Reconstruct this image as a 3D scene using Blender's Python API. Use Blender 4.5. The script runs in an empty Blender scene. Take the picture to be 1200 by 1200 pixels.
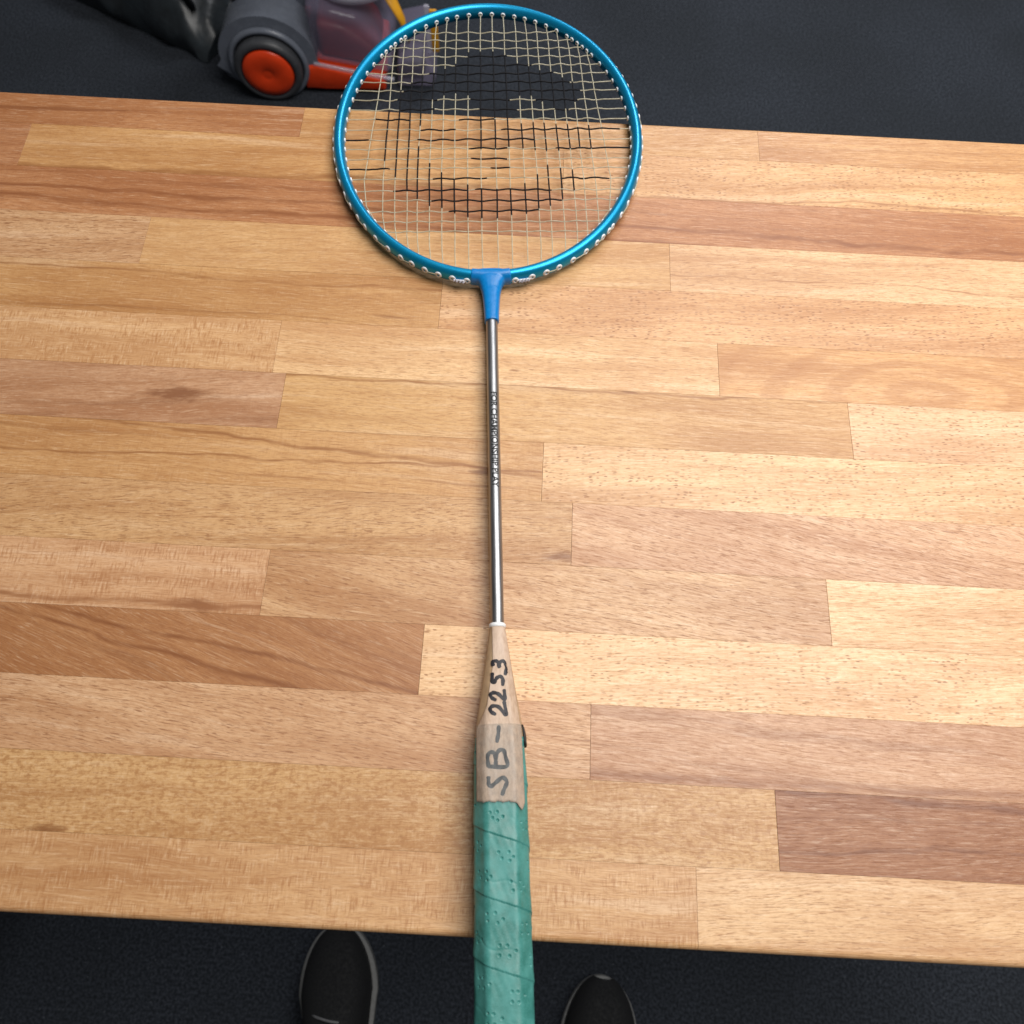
import bpy, bmesh, math, random
import numpy as np
from mathutils import Vector, Matrix, noise as mnoise

random.seed(7)
rng = np.random.default_rng(7)
S = bpy.context.scene
COL = S.collection
TZ = 0.80            # height of the table top above the floor

# ------------------------------------------------------------------ camera
cam_data = bpy.data.cameras.new('camera')
cam = bpy.data.objects.new('camera', cam_data)
COL.objects.link(cam)
cx = Vector((0.9985820, 0.0509311, 0.0154908))
cy = Vector((-0.0530858, 0.9309338, 0.3613091))
cz = Vector((0.0039810, -0.3616191, 0.9323174))
M = Matrix((cx, cy, cz)).transposed().to_4x4()
M.translation = Vector((0.0, 0.0, TZ + 0.41))
cam.matrix_world = M
cam_data.sensor_width = 36.0
cam_data.lens = 36.0 * 930.0 / 1200.0
cam_data.clip_start = 0.02
cam_data.clip_end = 60.0
cam_data.dof.use_dof = True
cam_data.dof.focus_distance = 0.47
cam_data.dof.aperture_fstop = 13.0
S.camera = cam

# ------------------------------------------------------------------ light
world = bpy.data.worlds.new('World')
S.world = world
world.use_nodes = True
wn = world.node_tree
wbg = wn.nodes['Background']
wbg.inputs['Color'].default_value = (0.95, 0.97, 1.0, 1)
wbg.inputs['Strength'].default_value = 0.08


def ceiling_lamp(name, loc, sx, sy, power, color, rz=0.0):
    d = bpy.data.lights.new(name, 'AREA')
    d.shape = 'RECTANGLE'
    d.size, d.size_y = sx, sy
    d.energy = power
    d.color = color
    o = bpy.data.objects.new(name, d)
    o.location = loc
    o.rotation_euler = (0, 0, rz)
    COL.objects.link(o)
    return o


ceiling_lamp('ceiling_panel_lamp', (0.66, 0.50, TZ + 1.38), 1.35, 1.10, 39, (1.0, 0.965, 0.925))
ceiling_lamp('ceiling_panel_lamp', (0.75, 2.7, TZ + 1.7), 1.2, 0.6, 46, (0.97, 0.98, 1.0))

S.view_settings.view_transform = 'Standard'
S.view_settings.look = 'None'
S.view_settings.exposure = 0.0
S.view_settings.gamma = 1.0
S.view_settings.use_curve_mapping = False

# ------------------------------------------------------------------ helpers


def empty(name, loc=(0, 0, 0), rot=(0, 0, 0)):
    o = bpy.data.objects.new(name, None)
    o.empty_display_size = 0.05
    o.location = loc
    o.rotation_euler = rot
    COL.objects.link(o)
    return o


def tag(o, label=None, cat=None, group=None, kind=None):
    if label:
        o['label'] = label
    if cat:
        o['category'] = cat
    if group:
        o['group'] = group
    if kind:
        o['kind'] = kind
    return o


def link_mesh(name, verts, faces, mats, parent=None, smooth=True, mat_idx=None):
    me = bpy.data.meshes.new(name)
    me.from_pydata([tuple(map(float, v)) for v in verts], [], [tuple(map(int, f)) for f in faces])
    if not isinstance(mats, (list, tuple)):
        mats = [mats]
    for m in mats:
        me.materials.append(m)
    if smooth:
        me.polygons.foreach_set('use_smooth', [True] * len(me.polygons))
    if mat_idx is not None:
        me.polygons.foreach_set('material_index', list(map(int, mat_idx)))
    me.update()
    o = bpy.data.objects.new(name, me)
    COL.objects.link(o)
    if parent:
        o.parent = parent
    return o


def link_bm(name, bm, mat, parent=None, smooth=True):
    me = bpy.data.meshes.new(name)
    bmesh.ops.recalc_face_normals(bm, faces=bm.faces)
    bm.to_mesh(me)
    bm.free()
    me.materials.append(mat)
    if smooth:
        me.polygons.foreach_set('use_smooth', [True] * len(me.polygons))
    o = bpy.data.objects.new(name, me)
    COL.objects.link(o)
    if parent:
        o.parent = parent
    return o


def smooth_by_angle(o, ang=35):
    me = o.data
    me.polygons.foreach_set('use_smooth', [True] * len(me.polygons))
    me.update()
    try:
        me.set_sharp_from_angle(angle=math.radians(ang))
    except Exception:
        pass


def tube(path, rad, sides=8, closed=False, cap=True, up=Vector((0, 0, 1)), ry=None):
    """vertices and faces of a tube along a path (list of Vectors). rad may be a list; ry = vertical radius."""
    n = len(path)
    V, F = [], []
    for i, p in enumerate(path):
        a = path[i - 1] if (i > 0 or closed) else path[i]
        b = path[(i + 1) % n] if (i < n - 1 or closed) else path[i]
        t = (b - a).normalized()
        u = up
        if abs(t.dot(u)) > 0.95:
            u = Vector((0, 1, 0))
        s = t.cross(u).normalized()
        w = s.cross(t).normalized()
        r = rad[i] if isinstance(rad, (list, tuple)) else rad
        q = r if ry is None else (ry[i] if isinstance(ry, (list, tuple)) else ry)
        for k in range(sides):
            an = 2 * math.pi * k / sides
            V.append(p + s * (math.cos(an) * r) + w * (math.sin(an) * q))
    m = n if closed else n - 1
    for i in range(m):
        for k in range(sides):
            a = i * sides + k
            b = i * sides + (k + 1) % sides
            c = ((i + 1) % n) * sides + (k + 1) % sides
            d = ((i + 1) % n) * sides + k
            F.append((a, d, c, b))
    if cap and not closed:
        F.append(tuple(range(sides)))
        F.append(tuple(reversed(range((n - 1) * sides, n * sides))))
    return V, F


def lathe(profile, segs=24, axis='Z'):
    """profile: list of (radius, height)"""
    V, F = [], []
    for r, h in profile:
        for k in range(segs):
            a = 2 * math.pi * k / segs
            x, y = r * math.cos(a), r * math.sin(a)
            V.append((x, y, h) if axis == 'Z' else ((x, h, y)))
    for i in range(len(profile) - 1):
        for k in range(segs):
            a, b = i * segs + k, i * segs + (k + 1) % segs
            F.append((a, b, b + segs, a + segs))
    return V, F


def bevel_box(bm, x0, x1, y0, y1, z0, z1, bev=0.0, segs=2):
    r = bmesh.ops.create_cube(bm, size=1.0)
    for v in r['verts']:
        v.co.x = x0 + (v.co.x + 0.5) * (x1 - x0)
        v.co.y = y0 + (v.co.y + 0.5) * (y1 - y0)
        v.co.z = z0 + (v.co.z + 0.5) * (z1 - z0)
    if bev > 0:
        es = set()
        for v in r['verts']:
            es.update(v.link_edges)
        bmesh.ops.bevel(bm, geom=list(es), offset=bev, segments=segs, affect='EDGES', profile=0.5)


# ------------------------------------------------------------------ materials
class NT:
    def __init__(self, name):
        self.m = bpy.data.materials.new(name)
        self.m.use_nodes = True
        self.t = self.m.node_tree
        self.t.nodes.clear()
        self.out = self.t.nodes.new('ShaderNodeOutputMaterial')
        self.b = self.t.nodes.new('ShaderNodeBsdfPrincipled')
        self.t.links.new(self.b.outputs[0], self.out.inputs[0])

    def n(self, kind, **kw):
        nd = self.t.nodes.new(kind)
        for k, v in kw.items():
            setattr(nd, k, v)
        return nd

    def l(self, a, b):
        self.t.links.new(a, b)

    def val(self, sock, v):
        if hasattr(v, 'is_linked') or isinstance(v, bpy.types.NodeSocket):
            self.l(v, sock)
        else:
            sock.default_value = v

    def math(self, op, a, b=0.0, clamp=False):
        nd = self.n('ShaderNodeMath', operation=op, use_clamp=clamp)
        self.val(nd.inputs[0], a)
        self.val(nd.inputs[1], b)
        return nd.outputs[0]

    def vmul(self, v, s):
        nd = self.n('ShaderNodeVectorMath', operation='MULTIPLY')
        self.l(v, nd.inputs[0])
        nd.inputs[1].default_value = s
        return nd.outputs[0]

    def vadd(self, a, b):
        nd = self.n('ShaderNodeVectorMath', operation='ADD')
        self.val(nd.inputs[0], a)
        self.val(nd.inputs[1], b)
        return nd.outputs[0]

    def mix(self, fac, a, b, mode='MIX'):
        nd = self.n('ShaderNodeMix', data_type='RGBA', blend_type=mode)
        self.val(nd.inputs[0], fac)
        self.val(nd.inputs[6], a)
        self.val(nd.inputs[7], b)
        return nd.outputs[2]

    def noise(self, vec, scale=1.0, detail=2.0, rough=0.5, dist=0.0, w=None):
        nd = self.n('ShaderNodeTexNoise', noise_dimensions='3D')
        if vec is not None:
            self.l(vec, nd.inputs['Vector'])
        nd.inputs['Scale'].default_value = scale
        nd.inputs['Detail'].default_value = detail
        nd.inputs['Roughness'].default_value = rough
        nd.inputs['Distortion'].default_value = dist
        return nd.outputs['Fac']

    def remap(self, v, a, b, c=0.0, d=1.0):
        nd = self.n('ShaderNodeMapRange', interpolation_type='SMOOTHSTEP')
        self.l(v, nd.inputs[0])
        for i, q in enumerate((a, b, c, d)):
            nd.inputs[i + 1].default_value = q
        return nd.outputs[0]

    def attr(self, name):
        nd = self.n('ShaderNodeAttribute', attribute_type='OBJECT', attribute_name=name)
        return nd

    def bump(self, h, strength, dist):
        nd = self.n('ShaderNodeBump')
        self.l(h, nd.inputs['Height'])
        nd.inputs['Strength'].default_value = strength
        nd.inputs['Distance'].default_value = dist
        self.l(nd.outputs[0], self.b.inputs['Normal'])

    def obj(self):
        return self.n('ShaderNodeTexCoord').outputs['Object']

    def set(self, **kw):
        for k, v in kw.items():
            self.val(self.b.inputs[k.replace('_', ' ')], v)


def rgb(r, g, b):
    f = lambda c: (c / 255 / 12.92) if c <= 10 else ((c / 255 + 0.055) / 1.055) ** 2.4
    return (f(r), f(g), f(b), 1)


def simple(name, col, rough=0.5, metal=0.0, grain=0.0, gscale=400.0, bump=0.0, spec=0.5, coat=0.0):
    k = NT(name)
    if grain > 0:
        o = k.obj()
        nz = k.noise(o, gscale, 4, 0.6)
        f = k.remap(nz, 0.3, 0.7, 1 - grain, 1 + grain)
        cm = k.n('ShaderNodeVectorMath', operation='SCALE')
        cm.inputs[0].default_value = col[:3]
        k.l(f, cm.inputs['Scale'])
        k.l(cm.outputs[0], k.b.inputs['Base Color'])
        k.l(k.remap(nz, 0.3, 0.7, max(0.02, rough * 0.85), min(1, rough * 1.15)), k.b.inputs['Roughness'])
        if bump > 0:
            k.bump(nz, bump, 0.0004)
    else:
        k.set(Base_Color=col, Roughness=rough)
    k.set(Metallic=metal)
    k.b.inputs['Specular IOR Level'].default_value = spec
    k.b.inputs['Coat Weight'].default_value = coat
    k.b.inputs['Coat Roughness'].default_value = 0.12
    return k.m


def wood_material():
    k = NT('beech_stave_wood')
    seed = k.attr('seed').outputs['Fac']
    tone = k.attr('tone').outputs['Color']
    ang = k.attr('grain_angle').outputs['Fac']
    a_fleck = k.attr('fleck').outputs['Fac']
    a_dash = k.attr('dash').outputs['Fac']
    a_ray = k.attr('ray').outputs['Fac']
    a_streak = k.attr('streak').outputs['Fac']
    a_mott = k.attr('mottle').outputs['Fac']
    a_cath = k.attr('cathedral').outputs['Fac']
    knot = k.attr('knot').outputs['Vector']
    o = k.obj()
    # gentle wander of the grain
    wv = k.n('ShaderNodeTexNoise', noise_dimensions='3D')
    sc = k.n('ShaderNodeCombineXYZ')
    k.l(k.math('MULTIPLY', seed, 3.17), sc.inputs[0])
    k.l(k.math('MULTIPLY', seed, 1.31), sc.inputs[1])
    k.l(k.vmul(k.vadd(o, sc.outputs[0]), (9, 30, 30)), wv.inputs['Vector'])
    wv.inputs['Scale'].default_value = 1.0
    wv.inputs['Detail'].default_value = 2.0
    wo = k.vadd(wv.outputs['Color'], (-0.5, -0.5, -0.5))
    warped = k.vadd(o, k.vmul(wo, (0.0, 0.012, 0.012)))
    rot = k.n('ShaderNodeVectorRotate', rotation_type='Z_AXIS')
    k.l(warped, rot.inputs['Vector'])
    k.l(ang, rot.inputs['Angle'])
    p = rot.outputs[0]
    p = k.vadd(p, sc.outputs[0])

    band = k.noise(k.vmul(p, (4, 95, 95)), 1, 3, 0.55, 0.5, seed)
    wide = k.noise(k.vmul(p, (6, 26, 26)), 1, 2, 0.5, 0.3, seed)
    fiber = k.noise(k.vmul(p, (70, 1300, 1300)), 1, 3, 0.65, 0.0, seed)
    fine = k.noise(k.vmul(p, (230, 2400, 2400)), 1, 1, 0.6, 0.0, seed)
    ray = k.noise(k.vmul(p, (900, 130, 130)), 1, 3, 0.6, 0.4, seed)
    raym = k.noise(k.vmul(p, (60, 160, 160)), 1, 2, 0.5, 0.0, seed)
    mott = k.noise(k.vmul(p, (300, 520, 520)), 1, 3, 0.65, 0.15, seed)
    strk = k.noise(k.vmul(p, (2.6, 115, 115)), 1, 3, 0.5, 0.5, seed)

    dark = k.mix(1.0, tone, (0.60, 0.45, 0.345, 1), 'MULTIPLY')
    deep = k.mix(1.0, tone, (0.38, 0.25, 0.18, 1), 'MULTIPLY')
    lite = k.mix(0.30, tone, (1.0, 0.84, 0.64, 1))

    c = k.mix(k.remap(wide, 0.36, 0.68, 0.0, 0.55), tone, dark)
    c = k.mix(k.remap(band, 0.46, 0.72, 0.0, 0.55), c, dark)
    c = k.mix(k.remap(band, 0.44, 0.28, 0.0, 0.50), c, lite)
    c = k.mix(k.remap(fiber, 0.50, 0.70, 0.0, 0.60), c, dark)
    c = k.mix(k.remap(fiber, 0.47, 0.30, 0.0, 0.50), c, lite)
    c = k.mix(k.remap(fine, 0.52, 0.72, 0.0, 0.50), c, dark)
    # cathedral rings of flat-sawn wood
    wvn = k.n('ShaderNodeTexWave', wave_type='RINGS', rings_direction='SPHERICAL')
    k.l(k.vmul(k.vadd(o, (0.035, 0.011, 0.0)), (16, 42, 42)), wvn.inputs['Vector'])
    wvn.inputs['Scale'].default_value = 0.55
    wvn.inputs['Distortion'].default_value = 3.0
    wvn.inputs['Detail'].default_value = 2.0
    wvn.inputs['Detail Scale'].default_value = 1.2
    cf = k.math('MULTIPLY', k.remap(wvn.outputs['Fac'], 0.45, 0.95, 0.0, 0.6), a_cath)
    c = k.mix(cf, c, dark)
    # cross-grain ray figure
    rf = k.math('MULTIPLY', k.math('MULTIPLY', k.remap(ray, 0.48, 0.66), k.remap(raym, 0.35, 0.6)), a_ray)
    c = k.mix(rf, c, dark)
    rl = k.math('MULTIPLY', k.math('MULTIPLY', k.remap(ray, 0.46, 0.32, 0.0, 0.55), k.remap(raym, 0.35, 0.6)), a_ray)
    c = k.mix(rl, c, lite)
    # mottled silky figure
    mf = k.math('MULTIPLY', k.remap(mott, 0.48, 0.64), a_mott)
    c = k.mix(mf, c, dark)
    ml = k.math('MULTIPLY', k.remap(mott, 0.44, 0.32, 0.0, 0.45), a_mott)
    c = k.mix(ml, c, lite)

    # short dark pores and larger ray flecks
    wn_ = k.n('ShaderNodeTexNoise')
    k.l(k.vmul(p, (220, 420, 420)), wn_.inputs['Vector'])
    wn_.inputs['Scale'].default_value = 1.0
    wn_.inputs['Detail'].default_value = 1.0
    wob = wn_.outputs['Color']

    def specks(scale, r0, r1, gate):
        vo = k.n('ShaderNodeTexVoronoi', voronoi_dimensions='2D', feature='F1')
        k.l(k.vadd(k.vmul(p, scale), k.vmul(wob, (0.9, 0.9, 0.0))), vo.inputs['Vector'])
        vo.inputs['Scale'].default_value = 1.0
        sep = k.n('ShaderNodeSeparateColor')
        k.l(vo.outputs['Color'], sep.inputs[0])
        g = k.math('GREATER_THAN', sep.outputs[0], gate)
        return k.math('MULTIPLY', k.math('MULTIPLY', k.remap(vo.outputs['Distance'], r1, r0), g), k.remap(sep.outputs[1], 0, 1, 0.4, 1.0))
    dn = k.noise(k.vmul(p, (150, 1700, 1700)), 1, 2, 0.6, 0.35)
    d1 = k.remap(dn, 0.52, 0.70, 0.0, 0.8)
    clump = k.remap(k.noise(k.vmul(p, (45, 110, 110)), 1, 2), 0.34, 0.58, 0.3, 1.0)
    d2 = k.math('MULTIPLY', specks((230, 720, 720), 0.10, 0.37, 0.42), clump)
    c = k.mix(k.math('MULTIPLY', d1, a_dash), c, k.mix(0.8, dark, deep))
    c = k.mix(k.math('MULTIPLY', d2, a_fleck), c, k.mix(0.85, dark, deep))
    # long dark veins
    sf = k.math('MULTIPLY', k.remap(strk, 0.56, 0.72, 0.0, 0.8), a_streak)
    c = k.mix(sf, c, deep)
    # a knot / smoky smudge at a given spot of the stave
    sk = k.n('ShaderNodeSeparateXYZ')
    k.l(knot, sk.inputs[0])
    so = k.n('ShaderNodeSeparateXYZ')
    k.l(warped, so.inputs[0])
    dx = k.math('MULTIPLY', k.math('SUBTRACT', so.outputs[0], sk.outputs[0]), 0.24)
    dy = k.math('SUBTRACT', so.outputs[1], sk.outputs[1])
    dd = k.math('SQRT', k.math('ADD', k.math('MULTIPLY', dx, dx), k.math('MULTIPLY', dy, dy)))
    dd = k.math('DIVIDE', dd, k.math('MAXIMUM', sk.outputs[2], 0.00001))
    dd = k.math('ADD', dd, k.math('MULTIPLY', k.math('SUBTRACT', k.noise(k.vmul(p, (120, 500, 500)), 1, 3), 0.5), 1.4))
    kf = k.remap(dd, 1.1, 0.2, 0.0, 0.85)
    c = k.mix(kf, c, deep)
    # heartwood veins with a course of their own: (offset, slope, half width)
    wob2 = k.math('MULTIPLY', k.math('SUBTRACT', k.noise(k.vmul(p, (22, 40, 40)), 1, 3, 0.55), 0.5), 0.009)
    rag = k.remap(k.noise(k.vmul(p, (40, 260, 260)), 1, 3, 0.6), 0.3, 0.65, 0.35, 1.0)
    for vn in ('vein', 'vein2'):
        sv = k.n('ShaderNodeSeparateXYZ')
        k.l(k.attr(vn).outputs['Vector'], sv.inputs[0])
        ln = k.math('ADD', sv.outputs[0], k.math('MULTIPLY', sv.outputs[1], so.outputs[0]))
        df = k.math('ADD', k.math('SUBTRACT', so.outputs[1], ln), wob2)
        ratio = k.math('DIVIDE', k.math('ABSOLUTE', df), k.math('MAXIMUM', sv.outputs[2], 0.000001))
        c = k.mix(k.math('MULTIPLY', k.remap(ratio, 1.6, 0.1, 0.0, 0.85), rag), c, k.mix(0.6, dark, deep))
    k.l(c, k.b.inputs['Base Color'])
    ro = k.math('ADD', k.remap(fiber, 0.3, 0.7, 0.34, 0.46), k.math('MULTIPLY', d1, 0.1))
    k.l(ro, k.b.inputs['Roughness'])
    k.b.inputs['Specular IOR Level'].default_value = 0.5
    hgt = k.math('SUBTRACT', k.math('MULTIPLY', fiber, 0.6), k.math('ADD', k.math('MULTIPLY', d1, 0.5), k.math('MULTIPLY', k.math('MULTIPLY', d2, a_fleck), 0.6)))
    k.bump(hgt, 0.32, 0.0003)
    return k.m


def carpet_material():
    k = NT('dark_carpet')
    o = k.obj()
    a = k.noise(o, 260, 3, 0.6)
    b = k.noise(o, 900, 2, 0.6)
    big = k.noise(o, 3.5, 3, 0.5)
    c = k.mix(k.remap(a, 0.35, 0.68), rgb(40, 44, 50), rgb(70, 75, 84))
    c = k.mix(k.remap(b, 0.55, 0.75, 0, 0.7), c, rgb(22, 24, 28))
    c = k.mix(k.remap(big, 0.35, 0.65, 0, 0.35), c, rgb(40, 43, 46))
    vo = k.n('ShaderNodeTexVoronoi')
    k.l(o, vo.inputs['Vector'])
    vo.inputs['Scale'].default_value = 75
    sp = k.remap(vo.outputs['Distance'], 0.12, 0.03, 0, 0.6)
    c = k.mix(sp, c, rgb(100, 105, 112))
    k.l(c, k.b.inputs['Base Color'])
    k.set(Roughness=0.95)
    k.b.inputs['Specular IOR Level'].default_value = 0.15
    k.bump(k.math('ADD', a, b), 0.6, 0.004)
    return k.m


def see_through(name, col, alpha, rough=0.12, grain=0.0):
    k = NT(name)
    k.set(Base_Color=col, Roughness=rough)
    if grain:
        nz = k.noise(k.obj(), 260, 4, 0.6)
        k.l(k.remap(nz, 0.35, 0.65, alpha * (1 - grain), min(1, alpha * (1 + grain))), k.b.inputs['Alpha'])
        k.bump(nz, 0.15, 0.0004)
    else:
        k.b.inputs['Alpha'].default_value = alpha
    return k.m

WOOD = wood_material()
CARPET = carpet_material()

# ------------------------------------------------------------------ floor
fl = link_mesh('floor', [(-6, -5, 0), (6, -5, 0), (6, 7, 0), (-6, 7, 0)], [(0, 1, 2, 3)], CARPET, smooth=False)
tag(fl, kind='structure')

# ------------------------------------------------------------------ table of glued beech staves
X0, X1 = -0.66, 0.60
YN, YF = -0.0514, 0.4502
ROWW, ROW0 = 0.03649, -0.0526
TH = 0.027
table = empty('butcher_block_table', (0, 0.2, 0))
tag(table, 'narrow beech butcher block table top of glued staves under the racket', 'table')

STY = {
    #            tone                 dash fleck ray  strk mott cath
    'pale':     (rgb(226, 187, 139), 0.85, 0.15, 0.10, 0.05, 0.15, 0.0),
    'fleck':    (rgb(230, 191, 143), 0.30, 1.0, 0.10, 0.05, 0.10, 0.0),
    'pitted':   (rgb(214, 170, 123), 0.45, 1.0, 0.05, 0.10, 0.15, 0.0),
    'golden':   (rgb(212, 169, 115), 0.45, 0.10, 0.10, 0.15, 0.10, 0.0),
    'tan':      (rgb(210, 167, 119), 0.95, 0.10, 0.15, 0.15, 0.15, 0.0),
    'veined':   (rgb(206, 161, 109), 0.35, 0.10, 0.20, 0.75, 0.10, 0.0),
    'hatch':    (rgb(212, 168, 123), 0.20, 0.05, 0.70, 0.10, 0.15, 0.0),
    'silky':    (rgb(206, 163, 115), 0.20, 0.25, 0.30, 0.05, 0.65, 0.0),
    'pink':     (rgb(208, 165, 125), 1.0, 0.10, 0.05, 0.15, 0.20, 0.0),
    'smoky':    (rgb(200, 155, 117), 0.45, 0.05, 0.10, 0.45, 0.20, 0.0),
    'orange':   (rgb(212, 163, 111), 0.30, 0.05, 0.05, 0.05, 0.10, 0.6),
    'dark':     (rgb(159, 107, 70), 0.45, 0.05, 0.05, 0.50, 0.20, 0.0),
    'walnut':   (rgb(175, 125, 84), 0.35, 0.05, 0.05, 0.35, 0.15, 0.0),
    'far':      (rgb(201, 154, 103), 0.45, 0.15, 0.10, 0.25, 0.10, 0.0),
    'brown':    (rgb(181, 129, 86), 0.45, 0.15, 0.10, 0.70, 0.10, 0.0),
}
R_ = math.radians
# row: joints (metres along the table), then for each stave between them (style, grain angle deg, optional knot (x, y, size) in world)
ROWS = {
    0: ([-0.41, 0.0945, 0.39], [('tan', 2), ('hatch', 1), ('pale', 3), ('smoky', -2)]),
    1: ([-0.47, 0.1343, 0.47], [('golden', 0), ('silky', 2, (-0.214, -0.0152, 0.0028)), ('dark', 1), ('pale', 2)]),
    2: ([-0.36, 0.0436, 0.41], [('golden', 3), ('pink', -6), ('smoky', -3), ('hatch', 0)]),
    3: ([-0.31, -0.0443, 0.33], [('tan', 1), ('walnut', -20), ('fleck', 2), ('tan', 2)]),
    4: ([-0.1312, 0.1694, 0.48], [('hatch', 0, (-0.165, 0.0967, 0.0040)), ('pink', -7), ('pale', 2), ('brown', 0)]),
    5: ([-0.44, 0.0317, 0.37], [('pale', 2), ('tan', 3, (0.027, 0.135, 0.0035)), ('pink', -10), ('silky', 2)]),
    6: ([-0.38, 0.0143, 0.30], [('smoky', 2), ('veined', -2, (-0.02, 0.1815, 0.0022)), ('fleck', 3), ('golden', 0)]),
    7: ([-0.1396, 0.1922, 0.46], [('smoky', 4, (-0.20, 0.222, 0.006)), ('golden', -1, (0.064, 0.2385, 0.0016)), ('fleck', 2), ('pink', 2)]),
    8: ([-0.45, -0.1479, 0.1170, 0.43], [('golden', 1), ('hatch', 0), ('pale', -1, (-0.005, 0.2485, 0.0011)), ('orange', 0), ('tan', 2)]),
    9: ([-0.37, -0.0527, 0.36], [('hatch', 0), ('veined', -1), ('pitted', 3), ('pale', 2)]),
    10: ([-0.2434, 0.0894, 0.41], [('pink', 2), ('golden', 2), ('pale', 3), ('smoky', 1)]),
    11: ([-0.49, 0.33], [('golden', 0), ('brown', -1), ('tan', 1)]),
    12: ([-0.34, 0.0200, 0.44], [('brown', 1), ('far', 1), ('pitted', 4), ('far', 0)]),
    13: ([-0.1589, 0.1519, 0.45], [('brown', 1), ('far', 2), ('far', 2), ('tan', 0)]),
}
VEINS = {
    (6, 1): [(0.01293, -0.0846, 0.0013), (-0.00195, 0.0079, 0.0008)],
    (9, 1): [(0.01129, -0.0293, 0.0011)],
    (11, 1): [(-0.01402, -0.0281, 0.0021), (-0.00348, -0.0205, 0.0016)],
    (4, 0): [(-0.01507, 0.0021, 0.0014)],
    (2, 2): [(-0.01516, 0.0029, 0.0024)],
    (12, 2): [(-0.0157, 0.0019, 0.0010)],
    (12, 1): [(-0.0165, 0.0100, 0.0022)],
    (7, 1): [(0.01700, 0.0062, 0.0009)],
    (10, 2): [(-0.00619, -0.0011, 0.0005)],
    (1, 2): [(0.0165, -0.0050, 0.0016), (-0.004, 0.010, 0.0012)],
    (3, 1): [(0.006, -0.18, 0.0012), (-0.004, -0.22, 0.0014)],
}
GAP = 0.00003
for r in range(14):
    joints, styles = ROWS[r]
    y0 = max(YN, ROW0 + r * ROWW)
    y1 = min(YF, ROW0 + (r + 1) * ROWW)
    xs = [X0] + joints + [X1]
    for i, st in enumerate(styles):
        xa, xb = xs[i], xs[i + 1]
        mx, my = (xa + xb) / 2, (y0 + y1) / 2
        hx, hy = (xb - xa) / 2 - 0.00007, (y1 - y0) / 2 - GAP
        skew = 0.0016 * (1 if xa < 0 else 0.3)
        dz = random.uniform(-0.00003, 0.00003)
        bm = bmesh.new()
        bevel_box(bm, -hx, hx, -hy, hy, -TH, dz, 0)
        if r in (0, 13):            # rounded long edge of the table top
            yy = -hy if r == 0 else hy
            ed = [e for e in bm.edges if all(abs(v.co.y - yy) < 1e-6 and v.co.z > -TH / 2 for v in e.verts)]
            bmesh.ops.bevel(bm, geom=ed, offset=0.0030, segments=5, affect='EDGES', profile=0.5)
        else:
            top = [e for e in bm.edges if all(v.co.z > -TH / 2 for v in e.verts)]
            bmesh.ops.bevel(bm, geom=top, offset=0.00006, segments=1, affect='EDGES')
        o = link_bm('stave', bm, WOOD, table, smooth=False)
        o.location = (mx, my - 0.2, TZ)
        t, da, fk, ra, sr, mo, ca = STY[st[0]]
        j = random.uniform(0.94, 1.06)
        o['tone'] = [t[0] * j, t[1] * j * random.uniform(0.98, 1.02), t[2] * j * random.uniform(0.95, 1.05)]
        o['dash'], o['fleck'], o['ray'], o['streak'], o['mottle'], o['cathedral'] = da, fk, ra, sr, mo, ca
        o['seed'] = random.uniform(0, 30)
        o['grain_angle'] = R_(-st[1])
        kn = st[2] if len(st) > 2 else (9, 9, 0.001)
        vv = VEINS.get((r, i), [])
        o['vein'] = list(vv[0]) if vv else [9.0, 0.0, 0.0]
        o['vein2'] = list(vv[1]) if len(vv) > 1 else [9.0, 0.0, 0.0]
        o['knot'] = [kn[0] - mx, kn[1] - my, kn[2]]

STEEL = simple('black_powder_coated_steel', (0.02, 0.02, 0.022, 1), 0.5, 0.0, 0.2, 900, 0.1)
for sx in (-0.58, 0.52):
    for sy in (0.03, 0.37):
        bm = bmesh.new()
        bevel_box(bm, sx - 0.02, sx + 0.02, sy - 0.02 - 0.2, sy + 0.02 - 0.2, 0.0, TZ - TH - 0.0005, 0.002)
        smooth_by_angle(link_bm('leg', bm, STEEL, table))

# ------------------------------------------------------------------ badminton racket
MM = 0.001
TILT = R_(1.02)
racket = empty('badminton_racket', (0.00469, -0.04914, TZ + 0.0143), (-TILT, 0, R_(4.33)))
tag(racket, 'badminton racket with blue round head, steel shaft and green perforated grip lying across the table', 'racket')

FRAME = None
k = NT('blue_metallic_paint')
nz = k.noise(k.obj(), 2200, 2, 0.5)
k.l(k.mix(k.remap(nz, 0.3, 0.7), rgb(0, 134, 186), rgb(4, 154, 202)), k.b.inputs['Base Color'])
k.set(Metallic=0.65, Roughness=0.36)
k.b.inputs['Coat Weight'].default_value = 0.15
k.b.inputs['Coat Roughness'].default_value = 0.2
FRAME = k.m
TBLUE = simple('blue_moulded_plastic', rgb(0, 118, 190), 0.32, 0.0, 0.06, 500, 0.05)
k = NT('brushed_steel')
br = k.noise(k.vmul(k.obj(), (2600, 60, 2600)), 1, 3, 0.6)
k.l(k.mix(k.remap(br, 0.3, 0.7), (0.30, 0.305, 0.32, 1), (0.42, 0.425, 0.44, 1)), k.b.inputs['Base Color'])
k.set(Metallic=1.0)
k.l(k.remap(br, 0.3, 0.7, 0.36, 0.44), k.b.inputs['Roughness'])
CHROME = k.m
WHITE = simple('white_nylon', rgb(228, 230, 232), 0.38, 0, 0.05, 900)
k = NT('cream_nylon_string')
sn = k.noise(k.obj(), 300, 2, 0.5)
k.l(k.mix(k.remap(sn, 0.3, 0.7), rgb(204, 198, 174), rgb(184, 176, 150)), k.b.inputs['Base Color'])
k.set(Roughness=0.3)
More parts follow.
